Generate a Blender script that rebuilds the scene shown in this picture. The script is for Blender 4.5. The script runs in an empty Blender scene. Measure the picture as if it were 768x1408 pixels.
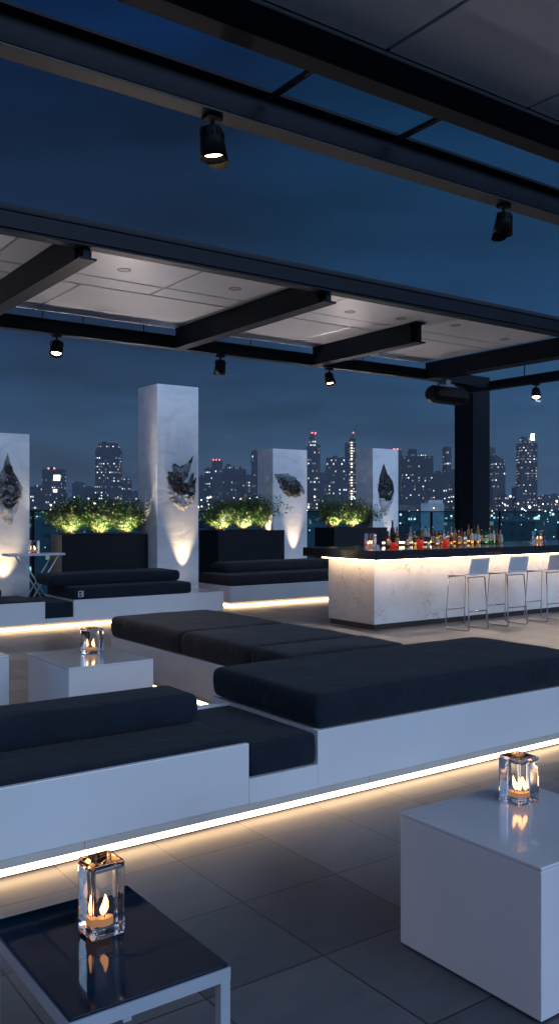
import bpy, bmesh, math, random
from mathutils import Vector, Matrix, noise
R = math.radians
S = bpy.context.scene
COL = S.collection
random.seed(7)

# ------------------------------------------------------------------ camera
# world axes: X runs along the benches (right, away), Y across the terrace (left, away)
EYE = 1.6
cd = bpy.data.cameras.new('camera')
cam = bpy.data.objects.new('camera', cd); COL.objects.link(cam)
cam.location = (0, 0, EYE)
cam.rotation_euler = (R(90), 0, -math.atan2(.581, .8139))
cd.sensor_fit = 'VERTICAL'; cd.sensor_height = 36; cd.lens = 36*1210/1408
cd.shift_y = 2/1408
cd.clip_start = .05; cd.clip_end = 12000
S.camera = cam

# ------------------------------------------------------------------ world: blue hour sky, brighter behind the camera
W = bpy.data.worlds.new('World'); S.world = W; W.use_nodes = True
nt = W.node_tree; nt.nodes.clear()
def N(t, **k):
    n = nt.nodes.new(t)
    for a, b in k.items(): setattr(n, a, b)
    return n
def L(a, b): nt.links.new(a, b)
out = N('ShaderNodeOutputWorld'); bg = N('ShaderNodeBackground'); L(bg.outputs[0], out.inputs[0])
tc = N('ShaderNodeTexCoord'); sx = N('ShaderNodeSeparateXYZ'); L(tc.outputs['Generated'], sx.inputs[0])
rp = N('ShaderNodeValToRGB'); L(sx.outputs['Z'], rp.inputs[0])
e = rp.color_ramp.elements
e[0].position = 0; e[0].color = (.052, .078, .122, 1)
e[1].position = 1; e[1].color = (.002, .014, .06, 1)
for p, c in ((.05, (.041, .074, .125)), (.11, (.026, .062, .120)), (.2, (.012, .035, .088)),
             (.29, (.007, .018, .048)), (.38, (.004, .013, .038)), (.48, (.001, .014, .062))):
    q = rp.color_ramp.elements.new(p); q.color = (*c, 1)
# clouds: stretched noise on the direction, flattened towards the horizon
mp = N('ShaderNodeMapping'); mp.inputs['Scale'].default_value = (1.3, 1.3, 6.5); L(tc.outputs['Generated'], mp.inputs[0])
nz = N('ShaderNodeTexNoise'); nz.inputs['Scale'].default_value = 2.3; nz.inputs['Detail'].default_value = 6; nz.inputs['Roughness'].default_value = .55
L(mp.outputs[0], nz.inputs['Vector'])
cr = N('ShaderNodeValToRGB'); L(nz.outputs[0], cr.inputs[0])
cr.color_ramp.elements[0].position = .40; cr.color_ramp.elements[0].color = (1.2, 1.22, 1.24, 1)
cr.color_ramp.elements[1].position = .62; cr.color_ramp.elements[1].color = (.78, .62, .56, 1)
mul = N('ShaderNodeMix', data_type='RGBA', blend_type='MULTIPLY'); mul.inputs[0].default_value = 1
L(rp.outputs[0], mul.inputs[6]); L(cr.outputs[0], mul.inputs[7])
# brighter blue opening low in the +X sky
dt2 = N('ShaderNodeVectorMath', operation='DOT_PRODUCT'); L(tc.outputs['Generated'], dt2.inputs[0]); dt2.inputs[1].default_value = Vector((.78, .6, .22)).normalized()
m2 = N('ShaderNodeMapRange', interpolation_type='SMOOTHSTEP'); m2.inputs[1].default_value = .90; m2.inputs[2].default_value = 1.0; L(dt2.outputs['Value'], m2.inputs[0])
ad2 = N('ShaderNodeMix', data_type='RGBA', blend_type='ADD'); L(m2.outputs[0], ad2.inputs[0]); L(mul.outputs[2], ad2.inputs[6]); ad2.inputs[7].default_value = (0, .018, .045, 1)
# afterglow behind the camera
dt = N('ShaderNodeVectorMath', operation='DOT_PRODUCT'); L(tc.outputs['Generated'], dt.inputs[0]); dt.inputs[1].default_value = Vector((-.38, -.90, .2)).normalized()
mr = N('ShaderNodeMapRange', interpolation_type='SMOOTHSTEP'); mr.inputs[1].default_value = -.25; mr.inputs[2].default_value = 1.0; L(dt.outputs['Value'], mr.inputs[0])
ad = N('ShaderNodeMix', data_type='RGBA', blend_type='ADD'); L(mr.outputs[0], ad.inputs[0]); L(ad2.outputs[2], ad.inputs[6]); ad.inputs[7].default_value = (.31, .40, .62, 1)
# below the horizon: dark
gz = N('ShaderNodeMath', operation='GREATER_THAN'); L(sx.outputs['Z'], gz.inputs[0]); gz.inputs[1].default_value = -.004
mx = N('ShaderNodeMix', data_type='RGBA'); L(gz.outputs[0], mx.inputs[0]); mx.inputs[6].default_value = (.02, .03, .05, 1); L(ad.outputs[2], mx.inputs[7])
L(mx.outputs[2], bg.inputs[0]); bg.inputs[1].default_value = 1.0

# one broad soft lamp: the last light in the sky behind the camera
sd = bpy.data.lights.new('dusk_light', 'SUN'); so = bpy.data.objects.new('dusk_light', sd); COL.objects.link(so)
sd.energy = 1.32; sd.angle = R(34); sd.color = (.46, .68, 1.0)
so.rotation_euler = Vector((.28, -.97, .46)).normalized().to_track_quat('Z', 'Y').to_euler()

vs = S.view_settings; vs.view_transform = 'Standard'; vs.look = 'None'; vs.exposure = 0; vs.gamma = 1
S.render.engine = 'CYCLES'
cy = S.cycles
cy.max_bounces = 8; cy.transparent_max_bounces = 12; cy.transmission_bounces = 8; cy.glossy_bounces = 4; cy.diffuse_bounces = 3
cy.sample_clamp_indirect = 3; cy.caustics_refractive = False; cy.caustics_reflective = False
cy.use_denoising = True; cy.use_adaptive_sampling = True; cy.adaptive_threshold = .01

# ------------------------------------------------------------------ materials
def mat(name, col, rough=.5, metal=0, coat=0, emit=None, es=0, bump=0, bscale=200, var=0, vscale=3, spec=.5, sheen=0):
    m = bpy.data.materials.new(name); m.use_nodes = True
    t = m.node_tree; b = t.nodes['Principled BSDF']
    b.inputs['Base Color'].default_value = (*col, 1); b.inputs['Roughness'].default_value = rough
    b.inputs['Metallic'].default_value = metal; b.inputs['Coat Weight'].default_value = coat
    b.inputs['Coat Roughness'].default_value = .04
    b.inputs['Specular IOR Level'].default_value = spec; b.inputs['Sheen Weight'].default_value = sheen
    if emit: b.inputs['Emission Color'].default_value = (*emit, 1); b.inputs['Emission Strength'].default_value = es
    c = t.nodes.new('ShaderNodeTexCoord')
    if bump:
        n = t.nodes.new('ShaderNodeTexNoise'); n.inputs['Scale'].default_value = bscale; n.inputs['Detail'].default_value = 3
        t.links.new(c.outputs['Object'], n.inputs['Vector'])
        u = t.nodes.new('ShaderNodeBump'); u.inputs['Strength'].default_value = bump; u.inputs['Distance'].default_value = .004
        t.links.new(n.outputs[0], u.inputs['Height']); t.links.new(u.outputs[0], b.inputs['Normal'])
    if var:
        n = t.nodes.new('ShaderNodeTexNoise'); n.inputs['Scale'].default_value = vscale; n.inputs['Detail'].default_value = 5
        t.links.new(c.outputs['Object'], n.inputs['Vector'])
        r = t.nodes.new('ShaderNodeValToRGB'); t.links.new(n.outputs[0], r.inputs[0])
        r.color_ramp.elements[0].position = .3; r.color_ramp.elements[0].color = (*[x*(1-var) for x in col], 1)
        r.color_ramp.elements[1].position = .7; r.color_ramp.elements[1].color = (*[min(1, x*(1+var)) for x in col], 1)
        t.links.new(r.outputs[0], b.inputs['Base Color'])
        rr = t.nodes.new('ShaderNodeMapRange'); rr.inputs[3].default_value = max(.02, rough*(1-.5*var)); rr.inputs[4].default_value = min(1, rough*(1+.6*var))
        t.links.new(n.outputs[0], rr.inputs[0]); t.links.new(rr.outputs[0], b.inputs['Roughness'])
    return m
def emis(name, col, s): return mat(name, (0, 0, 0), 1, emit=col, es=s)

M = {}
M['white'] = mat('white_lacquer', (.80, .79, .80), .30, coat=.35, var=.05, vscale=1.5)
M['cube'] = mat('gloss_white_lacquer', (.82, .80, .82), .20, coat=1, var=.03, vscale=2)
M['plinth'] = mat('recess_plinth', (.6, .56, .5), .5, var=.1, vscale=4)
M['fabric'] = mat('charcoal_outdoor_fabric', (.011, .018, .029), .95, bump=.5, bscale=420, var=.22, vscale=5, sheen=.06, spec=.25)
M['fabric_warm'] = mat('taupe_grey_outdoor_fabric', (.022, .021, .024), .95, bump=.5, bscale=420, var=.22, vscale=5, sheen=.1, spec=.25)
M['steel'] = mat('navy_painted_steel', (.007, .011, .019), .5, var=.25, vscale=2.5, spec=.12)
M['steel_lt'] = mat('pale_steel_lit_underside', (.045, .04, .04), .5, var=.3, vscale=2.5)  # lightened for warm light on the beam underside; rods and crane share it
M['black'] = mat('black_metal', (.006, .006, .008), .5, spec=.2)
M['panel'] = mat('ceiling_panel_white', (.74, .735, .76), .28, var=.06, vscale=1.2)
M['joint'] = mat('dark_joint', (.02, .02, .025), .8)
M['led'] = emis('warm_led', (1, .66, .37), 10)
M['led_soft'] = emis('warm_led_bar', (1, .68, .42), 42)
M['planter'] = mat('charcoal_planter', (.006, .008, .013), .6, var=.15, vscale=3, spec=.25)
M['planter_end'] = mat('warm_lit_planter_end', (.38, .29, .20), .5, var=.15, vscale=3)  # warm light on the planter's end face, put into its colour
M['counter'] = mat('black_granite_counter', (.012, .013, .016), .12, coat=.4, var=.4, vscale=30)
M['chrome'] = mat('brushed_steel', (.30, .29, .29), .28, 1)
M['stool_shell'] = mat('stool_white_shell', (.66, .67, .70), .32, coat=.3, var=.04)
M['tframe'] = mat('white_powder_coat', (.42, .45, .50), .4, var=.08)
M['blackglass'] = mat('black_glass', (.003, .018, .040), .03, spec=.14)
M['soil'] = mat('soil', (.02, .014, .01), .95, bump=1, bscale=60)
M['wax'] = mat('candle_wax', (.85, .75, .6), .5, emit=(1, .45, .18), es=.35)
M['flame'] = emis('candle_flame', (1, .42, .14), 7)
M['stem'] = mat('shrub_stem', (.16, .10, .05), .8)
M['lampglow'] = emis('lamp_lens', (1, .78, .45), 22)
M['tagwhite'] = mat('woven_label', (.6, .62, .65), .7)
M['art_dark'] = None

def nodes_mat(name):
    m = bpy.data.materials.new(name); m.use_nodes = True
    t = m.node_tree
    def n(ty, ins=None, **k):
        x = t.nodes.new(ty)
        for a, b in k.items(): setattr(x, a, b)
        for a, b in (ins or {}).items():
            if hasattr(b, 'is_output') or isinstance(b, bpy.types.NodeSocket): t.links.new(b, x.inputs[a])
            else: x.inputs[a].default_value = b
        return x
    return m, t, n, t.nodes['Principled BSDF']

def math_(n, op, a, b=None):
    d = {0: a}
    if b is not None: d[1] = b
    return n('ShaderNodeMath', d, operation=op).outputs[0]

for k_ in ('fabric', 'fabric_warm'):
    t_ = M[k_].node_tree; b_ = t_.nodes['Principled BSDF']; u1 = [x for x in t_.nodes if x.type == 'BUMP'][0]
    c_ = t_.nodes.new('ShaderNodeTexCoord'); n_ = t_.nodes.new('ShaderNodeTexNoise'); n_.inputs['Scale'].default_value = 7; n_.inputs['Detail'].default_value = 4; n_.inputs['Distortion'].default_value = 1.2
    u2 = t_.nodes.new('ShaderNodeBump'); u2.inputs['Strength'].default_value = .7; u2.inputs['Distance'].default_value = .02
    t_.links.new(c_.outputs['Object'], n_.inputs['Vector']); t_.links.new(n_.outputs[0], u2.inputs['Height']); t_.links.new(u1.outputs[0], u2.inputs['Normal']); t_.links.new(u2.outputs[0], b_.inputs['Normal'])
# floor: porcelain tiles .49 x .535 m with thin dark joints
def floor_mat():
    m, t, n, b = nodes_mat('porcelain_floor_tiles')
    tc = n('ShaderNodeTexCoord'); s = n('ShaderNodeSeparateXYZ', {0: tc.outputs['Object']})
    X = math_(n, 'DIVIDE', math_(n, 'SUBTRACT', s.outputs[0], .02), .49); Y = math_(n, 'DIVIDE', math_(n, 'SUBTRACT', s.outputs[1], 3.57), .535)
    def edge(v, size):
        f = math_(n, 'FRACT', v); a = math_(n, 'MINIMUM', f, math_(n, 'SUBTRACT', 1.0, f))
        return math_(n, 'LESS_THAN', a, .0036/size)
    j = math_(n, 'MAXIMUM', edge(X, .49), edge(Y, .535))
    cid = n('ShaderNodeCombineXYZ', {0: math_(n, 'FLOOR', X), 1: math_(n, 'FLOOR', Y)})
    wn = n('ShaderNodeTexWhiteNoise', {0: cid.outputs[0]})
    off = n('ShaderNodeVectorMath', {0: tc.outputs['Object'], 1: n('ShaderNodeVectorMath', {0: wn.outputs[1], 1: (9, 9, 9)}, operation='MULTIPLY').outputs[0]}, operation='ADD')
    mp = n('ShaderNodeMapping', {0: off.outputs[0], 'Scale': (1.2, 5, 1)})
    nz = n('ShaderNodeTexNoise', {'Vector': mp.outputs[0], 'Scale': 2.2, 'Detail': 8, 'Roughness': .62})
    v = math_(n, 'ADD', math_(n, 'MULTIPLY', nz.outputs[0], .7), math_(n, 'MULTIPLY', wn.outputs[0], .5))
    r = n('ShaderNodeValToRGB', {0: v}); e = r.color_ramp.elements
    e[0].position = .2; e[0].color = (.055, .064, .078, 1); e[1].position = .9; e[1].color = (.165, .168, .18, 1)
    mix = n('ShaderNodeMix', {0: j, 6: r.outputs[0], 7: (.012, .012, .014, 1)}, data_type='RGBA')
    t.links.new(mix.outputs[2], b.inputs['Base Color'])
    fine = n('ShaderNodeTexNoise', {'Vector': tc.outputs['Object'], 'Scale': 140, 'Detail': 3})
    h = math_(n, 'SUBTRACT', math_(n, 'MULTIPLY', fine.outputs[0], .25), j)
    # every tile is laid a hair out of level
    bp = n('ShaderNodeBump', {'Strength': .35, 'Distance': .003, 'Height': h})
    tilt = n('ShaderNodeVectorMath', {0: n('ShaderNodeVectorMath', {0: wn.outputs[1], 1: (.5, .5, .5)}, operation='SUBTRACT').outputs[0], 1: (.012, .012, 0)}, operation='MULTIPLY')
    nn = n('ShaderNodeVectorMath', {0: bp.outputs[0], 1: tilt.outputs[0]}, operation='ADD')
    t.links.new(n('ShaderNodeVectorMath', {0: nn.outputs[0]}, operation='NORMALIZE').outputs[0], b.inputs['Normal'])
    rg = n('ShaderNodeMapRange', {0: nz.outputs[0], 3: .30, 4: .55}); t.links.new(rg.outputs[0], b.inputs['Roughness'])
    return m
M['floor'] = floor_mat()

def marble():
    m, t, n, b = nodes_mat('white_veined_marble')
    tc = n('ShaderNodeTexCoord')
    w = n('ShaderNodeTexNoise', {'Vector': tc.outputs['Object'], 'Scale': 1.6, 'Detail': 6})
    o = n('ShaderNodeVectorMath', {0: tc.outputs['Object'], 1: n('ShaderNodeVectorMath', {0: w.outputs[1], 'Scale': 1.1}, operation='SCALE').outputs[0]}, operation='ADD')
    vo = n('ShaderNodeTexVoronoi', {'Vector': o.outputs[0], 'Scale': 4.0}, feature='DISTANCE_TO_EDGE')
    vein = n('ShaderNodeMapRange', {0: vo.outputs[0], 1: .0, 2: .018, 3: 1, 4: 0})
    mk = n('ShaderNodeTexNoise', {'Vector': tc.outputs['Object'], 'Scale': 2.6, 'Detail': 4})
    mk2 = n('ShaderNodeMapRange', {0: mk.outputs[0], 1: .47, 2: .6})
    v = math_(n, 'MULTIPLY', vein.outputs[0], mk2.outputs[0])
    soft = n('ShaderNodeTexNoise', {'Vector': o.outputs[0], 'Scale': 1.5, 'Detail': 5})
    r = n('ShaderNodeValToRGB', {0: soft.outputs[0]}); r.color_ramp.elements[0].position = .3; r.color_ramp.elements[0].color = (.64, .62, .60, 1)
    r.color_ramp.elements[1].position = .62; r.color_ramp.elements[1].color = (.80, .78, .76, 1)
    mx = n('ShaderNodeMix', {0: math_(n, 'MULTIPLY', v, .85), 6: r.outputs[0], 7: (.16, .15, .16, 1)}, data_type='RGBA')
    t.links.new(mx.outputs[2], b.inputs['Base Color']); b.inputs['Roughness'].default_value = .3
    return m
M['marble'] = marble()

def plaster():
    m, t, n, b = nodes_mat('carved_white_plaster')
    tc = n('ShaderNodeTexCoord')
    mp = n('ShaderNodeMapping', {0: tc.outputs['Object'], 'Scale': (1.2, 1, 2.2)})
    a = n('ShaderNodeTexNoise', {'Vector': mp.outputs[0], 'Scale': 1.8, 'Detail': 7, 'Roughness': .55, 'Distortion': .8})
    r = n('ShaderNodeValToRGB', {0: a.outputs[0]}); r.color_ramp.elements[0].position = .28; r.color_ramp.elements[0].color = (.66, .67, .70, 1)
    r.color_ramp.elements[1].position = .55; r.color_ramp.elements[1].color = (.84, .84, .85, 1)
    t.links.new(r.outputs[0], b.inputs['Base Color'])
    bp = n('ShaderNodeBump', {'Strength': .22, 'Distance': .05, 'Height': a.outputs[0]}); t.links.new(bp.outputs[0], b.inputs['Normal'])
    b.inputs['Roughness'].default_value = .45
    return m
M['plaster'] = plaster()

def art(name, lo, hi, a0, a1, sc, bmp):
    m, t, n, b = nodes_mat(name)
    tc = n('ShaderNodeTexCoord')
    a = n('ShaderNodeTexNoise', {'Vector': tc.outputs['Object'], 'Scale': sc, 'Detail': 7, 'Roughness': .6, 'Distortion': 1.0})
    r = n('ShaderNodeValToRGB', {0: a.outputs[0]}); e = r.color_ramp.elements
    e[0].position = a0; e[0].color = (*lo, 1); e[1].position = a1; e[1].color = (*hi, 1)
    t.links.new(r.outputs[0], b.inputs['Base Color'])
    bp = n('ShaderNodeBump', {'Strength': bmp, 'Distance': .03, 'Height': a.outputs[0]}); t.links.new(bp.outputs[0], b.inputs['Normal'])
    b.inputs['Roughness'].default_value = .55
    return m
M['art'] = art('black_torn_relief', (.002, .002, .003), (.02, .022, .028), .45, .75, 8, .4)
M['art2'] = art('charcoal_torn_relief', (.012, .014, .018), (.27, .28, .31), .42, .64, 6, .5)
M['art_white'] = art('pale_torn_relief', (.22, .22, .24), (.62, .62, .63), .34, .56, 7, .6)

def leafmat():
    m, t, n, b = nodes_mat('shrub_leaf')
    oi = n('ShaderNodeObjectInfo'); g = n('ShaderNodeNewGeometry')
    r = n('ShaderNodeValToRGB', {0: g.outputs['Random Per Island']}); e = r.color_ramp.elements
    e[0].color = (.03, .075, .018, 1); e[1].color = (.13, .21, .05, 1)
    t.links.new(r.outputs[0], b.inputs['Base Color']); b.inputs['Roughness'].default_value = .45
    tr = n('ShaderNodeBsdfTranslucent', {0: r.outputs[0]})
    mx = n('ShaderNodeMixShader', {0: .3, 1: b.outputs[0], 2: tr.outputs[0]})
    t.links.new(mx.outputs[0], t.nodes['Material Output'].inputs[0])
    return m
M['leaf'] = leafmat()

def thin_glass(name, tint, refl=1.0):
    m, t, n, b = nodes_mat(name)
    tr = n('ShaderNodeBsdfTransparent', {0: (*tint, 1)}); gl = n('ShaderNodeBsdfGlossy', {'Roughness': .02, 'Color': (.8*refl, .9*refl, .95*refl, 1)})
    fr = n('ShaderNodeFresnel', {0: 1.45}); gb = n('ShaderNodeNewGeometry')
    fac = math_(n, 'MULTIPLY', fr.outputs[0], math_(n, 'SUBTRACT', 1.0, gb.outputs['Backfacing']))  # no total reflection inside the sheet
    mx = n('ShaderNodeMixShader', {0: fac, 1: tr.outputs[0], 2: gl.outputs[0]})
    t.links.new(mx.outputs[0], t.nodes['Material Output'].inputs[0])
    return m
M['rail_glass'] = thin_glass('tinted_balustrade_glass', (.50, .74, .79))
def solid_glass(name, col, rough=0):
    m = mat(name, col, rough); b = m.node_tree.nodes['Principled BSDF']
    b.inputs['Transmission Weight'].default_value = 1; b.inputs['IOR'].default_value = 1.47
    return m
M['glass'] = solid_glass('clear_thick_glass', (.93, .96, 1))
BC = {'clear': (.85, .9, .92), 'amber': (.75, .28, .05), 'green': (.10, .35, .12), 'brown': (.22, .07, .02), 'dark': (.02, .025, .02),
      'honey': (.85, .5, .15), 'pale blue': (.5, .65, .8), 'red': (.6, .04, .02)}
BM = {k: solid_glass('bottle_glass_'+k.replace(' ', '_'), v) for k, v in BC.items()}
for k in BM:  # liquor glass keeps some body colour of its own
    BM[k].node_tree.nodes['Principled BSDF'].inputs['Transmission Weight'].default_value = .6
CAPS = {'gold': mat('cap_gold', (.6, .4, .15), .3, 1), 'black': mat('cap_black', (.015, .015, .015), .4), 'red': mat('cap_red', (.45, .02, .02), .4), 'silver': mat('cap_silver', (.6, .6, .62), .25, 1), 'white': mat('cap_white', (.7, .7, .7), .4)}
LBL = [mat('paper_label_'+str(i), c, .7) for i, c in enumerate(((.75, .72, .62), (.05, .05, .06), (.7, .5, .2), (.55, .08, .05), (.7, .72, .75)))]

# city facades: dark cladding with a grid of windows, some of them lit
def facade(name, base, cw, ch, p, seed, warm=.5, s=1.0, fillw=.5):
    m, t, n, b = nodes_mat(name)
    tc = n('ShaderNodeTexCoord'); g = n('ShaderNodeNewGeometry'); sp = n('ShaderNodeSeparateXYZ', {0: tc.outputs['Object']})
    h = math_(n, 'ADD', sp.outputs[0], math_(n, 'MULTIPLY', sp.outputs[1], 1.0))
    u = math_(n, 'DIVIDE', h, cw); v = math_(n, 'DIVIDE', sp.outputs[2], ch)
    cell = n('ShaderNodeCombineXYZ', {0: math_(n, 'FLOOR', u), 1: math_(n, 'FLOOR', v), 2: float(seed)})
    wn = n('ShaderNodeTexWhiteNoise', {0: cell.outputs[0]})
    rowc = n('ShaderNodeCombineXYZ', {0: math_(n, 'FLOOR', v), 1: float(seed)+.5, 2: 3.3})
    rn = n('ShaderNodeTexWhiteNoise', {0: rowc.outputs[0]})
    big = n('ShaderNodeTexNoise', {'Vector': n('ShaderNodeVectorMath', {0: cell.outputs[0], 1: (.13, .21, 7.3)}, operation='MULTIPLY').outputs[0], 'Scale': 1.0, 'Detail': 2})
    pr = math_(n, 'MULTIPLY', math_(n, 'MULTIPLY', math_(n, 'POWER', rn.outputs[0], 2.0), 3.0), math_(n, 'MULTIPLY', big.outputs[0], 2.0*p))
    lit = math_(n, 'LESS_THAN', wn.outputs[0], pr)
    fu = math_(n, 'ABSOLUTE', math_(n, 'SUBTRACT', math_(n, 'FRACT', u), .5)); fv = math_(n, 'ABSOLUTE', math_(n, 'SUBTRACT', math_(n, 'FRACT', v), .5))
    pane = math_(n, 'MULTIPLY', math_(n, 'LESS_THAN', fu, fillw/2), math_(n, 'LESS_THAN', fv, .2))
    nrm = n('ShaderNodeSeparateXYZ', {0: g.outputs['Normal']})
    side = math_(n, 'LESS_THAN', math_(n, 'ABSOLUTE', nrm.outputs[2]), .5)
    pane = math_(n, 'MULTIPLY', pane, side)
    wn2 = n('ShaderNodeTexWhiteNoise', {0: n('ShaderNodeVectorMath', {0: cell.outputs[0], 1: (5.1, 3.7, 11)}, operation='ADD').outputs[0]})
    ec = n('ShaderNodeValToRGB', {0: wn2.outputs[0]}); e = ec.color_ramp.elements
    e[0].color = (1, .62, .32, 1); e[1].color = (.75, .88, 1, 1); k = e.new(warm); k.color = (1, .88, .68, 1)
    st = math_(n, 'MULTIPLY', math_(n, 'MULTIPLY', lit, pane), math_(n, 'ADD', .5, math_(n, 'MULTIPLY', math_(n, 'POWER', wn2.outputs[0], 3.0), 5.0)))
    bc = n('ShaderNodeMix', {0: pane, 6: (*base, 1), 7: (base[0]*.4, base[1]*.4, base[2]*.5, 1)}, data_type='RGBA')
    t.links.new(bc.outputs[2], b.inputs['Base Color']); b.inputs['Roughness'].default_value = .6
    t.links.new(ec.outputs[0], b.inputs['Emission Color']); t.links.new(math_(n, 'MULTIPLY', st, s), b.inputs['Emission Strength'])
    return m

# ------------------------------------------------------------------ builders
def link(o, parent=None):
    COL.objects.link(o)
    if parent: o.parent = parent
    return o
def tag(o, label=None, cat=None, group=None, kind=None):
    if label: o['label'] = label
    if cat: o['category'] = cat
    if group: o['group'] = group
    if kind: o['kind'] = kind
    return o
def thing(name, label, cat, loc=(0, 0, 0), rz=0, group=None):
    o = bpy.data.objects.new(name, None); COL.objects.link(o); o.location = loc; o.rotation_euler = (0, 0, rz); o.empty_display_size = .1
    return tag(o, label, cat, group)
def obj(name, bm, m, parent=None, smooth=False):
    me = bpy.data.meshes.new(name); bm.to_mesh(me); bm.free()
    for x in (m if isinstance(m, (list, tuple)) else [m]): me.materials.append(x)
    if smooth: me.polygons.foreach_set('use_smooth', [True]*len(me.polygons))
    return link(bpy.data.objects.new(name, me), parent)
def box(bm, x0, x1, y0, y1, z0, z1, mi=0, bev=0, seg=2):
    r = bmesh.ops.create_cube(bm, size=1, matrix=Matrix.Translation(((x0+x1)/2, (y0+y1)/2, (z0+z1)/2)) @ Matrix.Diagonal((x1-x0, y1-y0, z1-z0, 1)))
    fs = {f for v in r['verts'] for f in v.link_faces}
    for f in fs: f.material_index = mi
    if bev:
        es = {e for v in r['verts'] for e in v.link_edges}
        bmesh.ops.bevel(bm, geom=list(es), offset=bev, segments=seg, affect='EDGES', profile=.5)
def B(*a, **k):
    bm = bmesh.new(); box(bm, *a, **k); return bm
def lathe(bm, prof, cx=0, cy=0, seg=20, mi=0):
    rings = []
    for r, z in prof:
        rings.append([bm.verts.new((cx+r*math.cos(2*math.pi*i/seg), cy+r*math.sin(2*math.pi*i/seg), z)) for i in range(seg)] if r > 1e-5 else [bm.verts.new((cx, cy, z))])
    for a, b in zip(rings, rings[1:]):
        for i in range(seg):
            j = (i+1) % seg
            if len(a) == 1 and len(b) == 1: continue
            vs = [a[0], b[j], b[i]] if len(a) == 1 else ([a[i], a[j], b[0]] if len(b) == 1 else [a[i], a[j], b[j], b[i]])
            bm.faces.new(vs).material_index = mi
def tube(bm, pts, r, seg=8, r2=None, mi=0):
    pts = [Vector(p) for p in pts]; rings = []
    for k, p in enumerate(pts):
        d = (pts[min(k+1, len(pts)-1)]-pts[max(k-1, 0)]).normalized()
        a = d.orthogonal().normalized() if k == 0 else (last-d*last.dot(d)).normalized()
        last = a; b = d.cross(a)
        rr = r if r2 is None else r+(r2-r)*k/(len(pts)-1)
        rings.append([bm.verts.new(p+(a*math.cos(2*math.pi*i/seg)+b*math.sin(2*math.pi*i/seg))*rr) for i in range(seg)])
    for q, w in zip(rings, rings[1:]):
        for i in range(seg):
            j = (i+1) % seg; bm.faces.new((q[i], q[j], w[j], w[i])).material_index = mi
    bm.faces.new(rings[0][::-1]).material_index = mi; bm.faces.new(rings[-1]).material_index = mi
def fillet(pts, r=.03, n=4):
    out = [Vector(pts[0])]
    for a, b, c in zip(pts, pts[1:], pts[2:]):
        a, b, c = Vector(a), Vector(b), Vector(c)
        p = b+(a-b).normalized()*r; q = b+(c-b).normalized()*r
        for i in range(n+1):
            t = i/n; out.append(p*(1-t)**2+b*2*t*(1-t)+q*t*t)
    out.append(Vector(pts[-1])); return out

# soft cushion: rounded slab with a slightly crowned top and gentle waviness
def cushion(x0, x1, y0, y1, z0, z1, r=.035, puff=.012, wav=.004, seed=0, sag=None):
    bm = bmesh.new(); lx, ly, lz = x1-x0, y1-y0, z1-z0
    nx, ny, nz_ = max(4, int(lx/.06)), max(4, int(ly/.06)), max(4, int(lz/.03))
    r = min(r, lz/2.01)
    def coords(n, l):  # denser near the ends so the rounding is smooth
        c = [0, r*.12, r*.3, r*.6, r]; m = [r+(l-2*r)*i/n for i in range(1, n)]
        return c+m+[l-q for q in c[::-1]]
    cx_, cy_, cz_ = coords(nx, lx), coords(ny, ly), coords(max(2, nz_//2), lz)
    vm = {}
    def vert(i, j, k):
        key = (i, j, k)
        if key in vm: return vm[key]
        p = Vector((cx_[i], cy_[j], cz_[k])); L_ = (lx, ly, lz)
        q = Vector([min(max(p[a], r), L_[a]-r) for a in range(3)])
        d = p-q
        if d.length > 1e-9: p = q+d.normalized()*min(r, max(abs(d.x), abs(d.y), abs(d.z)))
        u, v, w = p.x/lx, p.y/ly, p.z/lz
        crown = (max(0, 4*u*(1-u))**.35)*(max(0, 4*v*(1-v))**.35)
        if w > .5: p.z += puff*crown
        mid = 1-abs(2*w-1)
        nn = noise.noise((p.x*3+seed*7, p.y*3, p.z*5))
        p.z += wav*nn*(w > .3)
        p.x += (u-.5)*2*(puff*.5*mid)+wav*noise.noise((p.y*4, p.z*6, seed+3)); p.y += (v-.5)*2*(puff*.5*mid)+wav*noise.noise((p.x*4, p.z*6, seed+9))
        vm[key] = bm.verts.new((x0+p.x, y0+p.y, z0+p.z)); return vm[key]
    I, J, K = len(cx_)-1, len(cy_)-1, len(cz_)-1
    def quad(a, b, c, d):
        try: bm.faces.new((vert(*a), vert(*b), vert(*c), vert(*d)))
        except ValueError: pass
    for i in range(I):
        for j in range(J):
            quad((i, j, 0), (i, j+1, 0), (i+1, j+1, 0), (i+1, j, 0)); quad((i, j, K), (i+1, j, K), (i+1, j+1, K), (i, j+1, K))
        for k in range(K):
            quad((i, 0, k), (i+1, 0, k), (i+1, 0, k+1), (i, 0, k+1)); quad((i, J, k), (i, J, k+1), (i+1, J, k+1), (i+1, J, k))
    for j in range(J):
        for k in range(K):
            quad((0, j, k), (0, j, k+1), (0, j+1, k+1), (0, j+1, k)); quad((I, j, k), (I, j+1, k), (I, j+1, k+1), (I, j, k+1))
    return bm
def ibeam(axis, a0, a1, c, z0, z1, w, tf=.018, tw=.014):
    bm = bmesh.new()
    def b(c0, c1, q0, q1):
        if axis == 'x': box(bm, a0, a1, c0, c1, q0, q1)
        else: box(bm, c0, c1, a0, a1, q0, q1)
    b(c-w/2, c+w/2, z0, z0+tf); b(c-w/2, c+w/2, z1-tf, z1); b(c-tw/2, c+tw/2, z0+tf, z1-tf)
    return bm

# ------------------------------------------------------------------ setting: floor, city ground
tag(obj('terrace_floor', B(-9, 30, -9, 16.3, -.4, 0), M['floor']), kind='structure')
gm = mat('city_ground', (.03, .032, .035), .9, var=.4, vscale=.02)
tag(obj('ground', B(-8000, 8000, -8000, 8000, -71, -70), gm), kind='structure')

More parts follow.
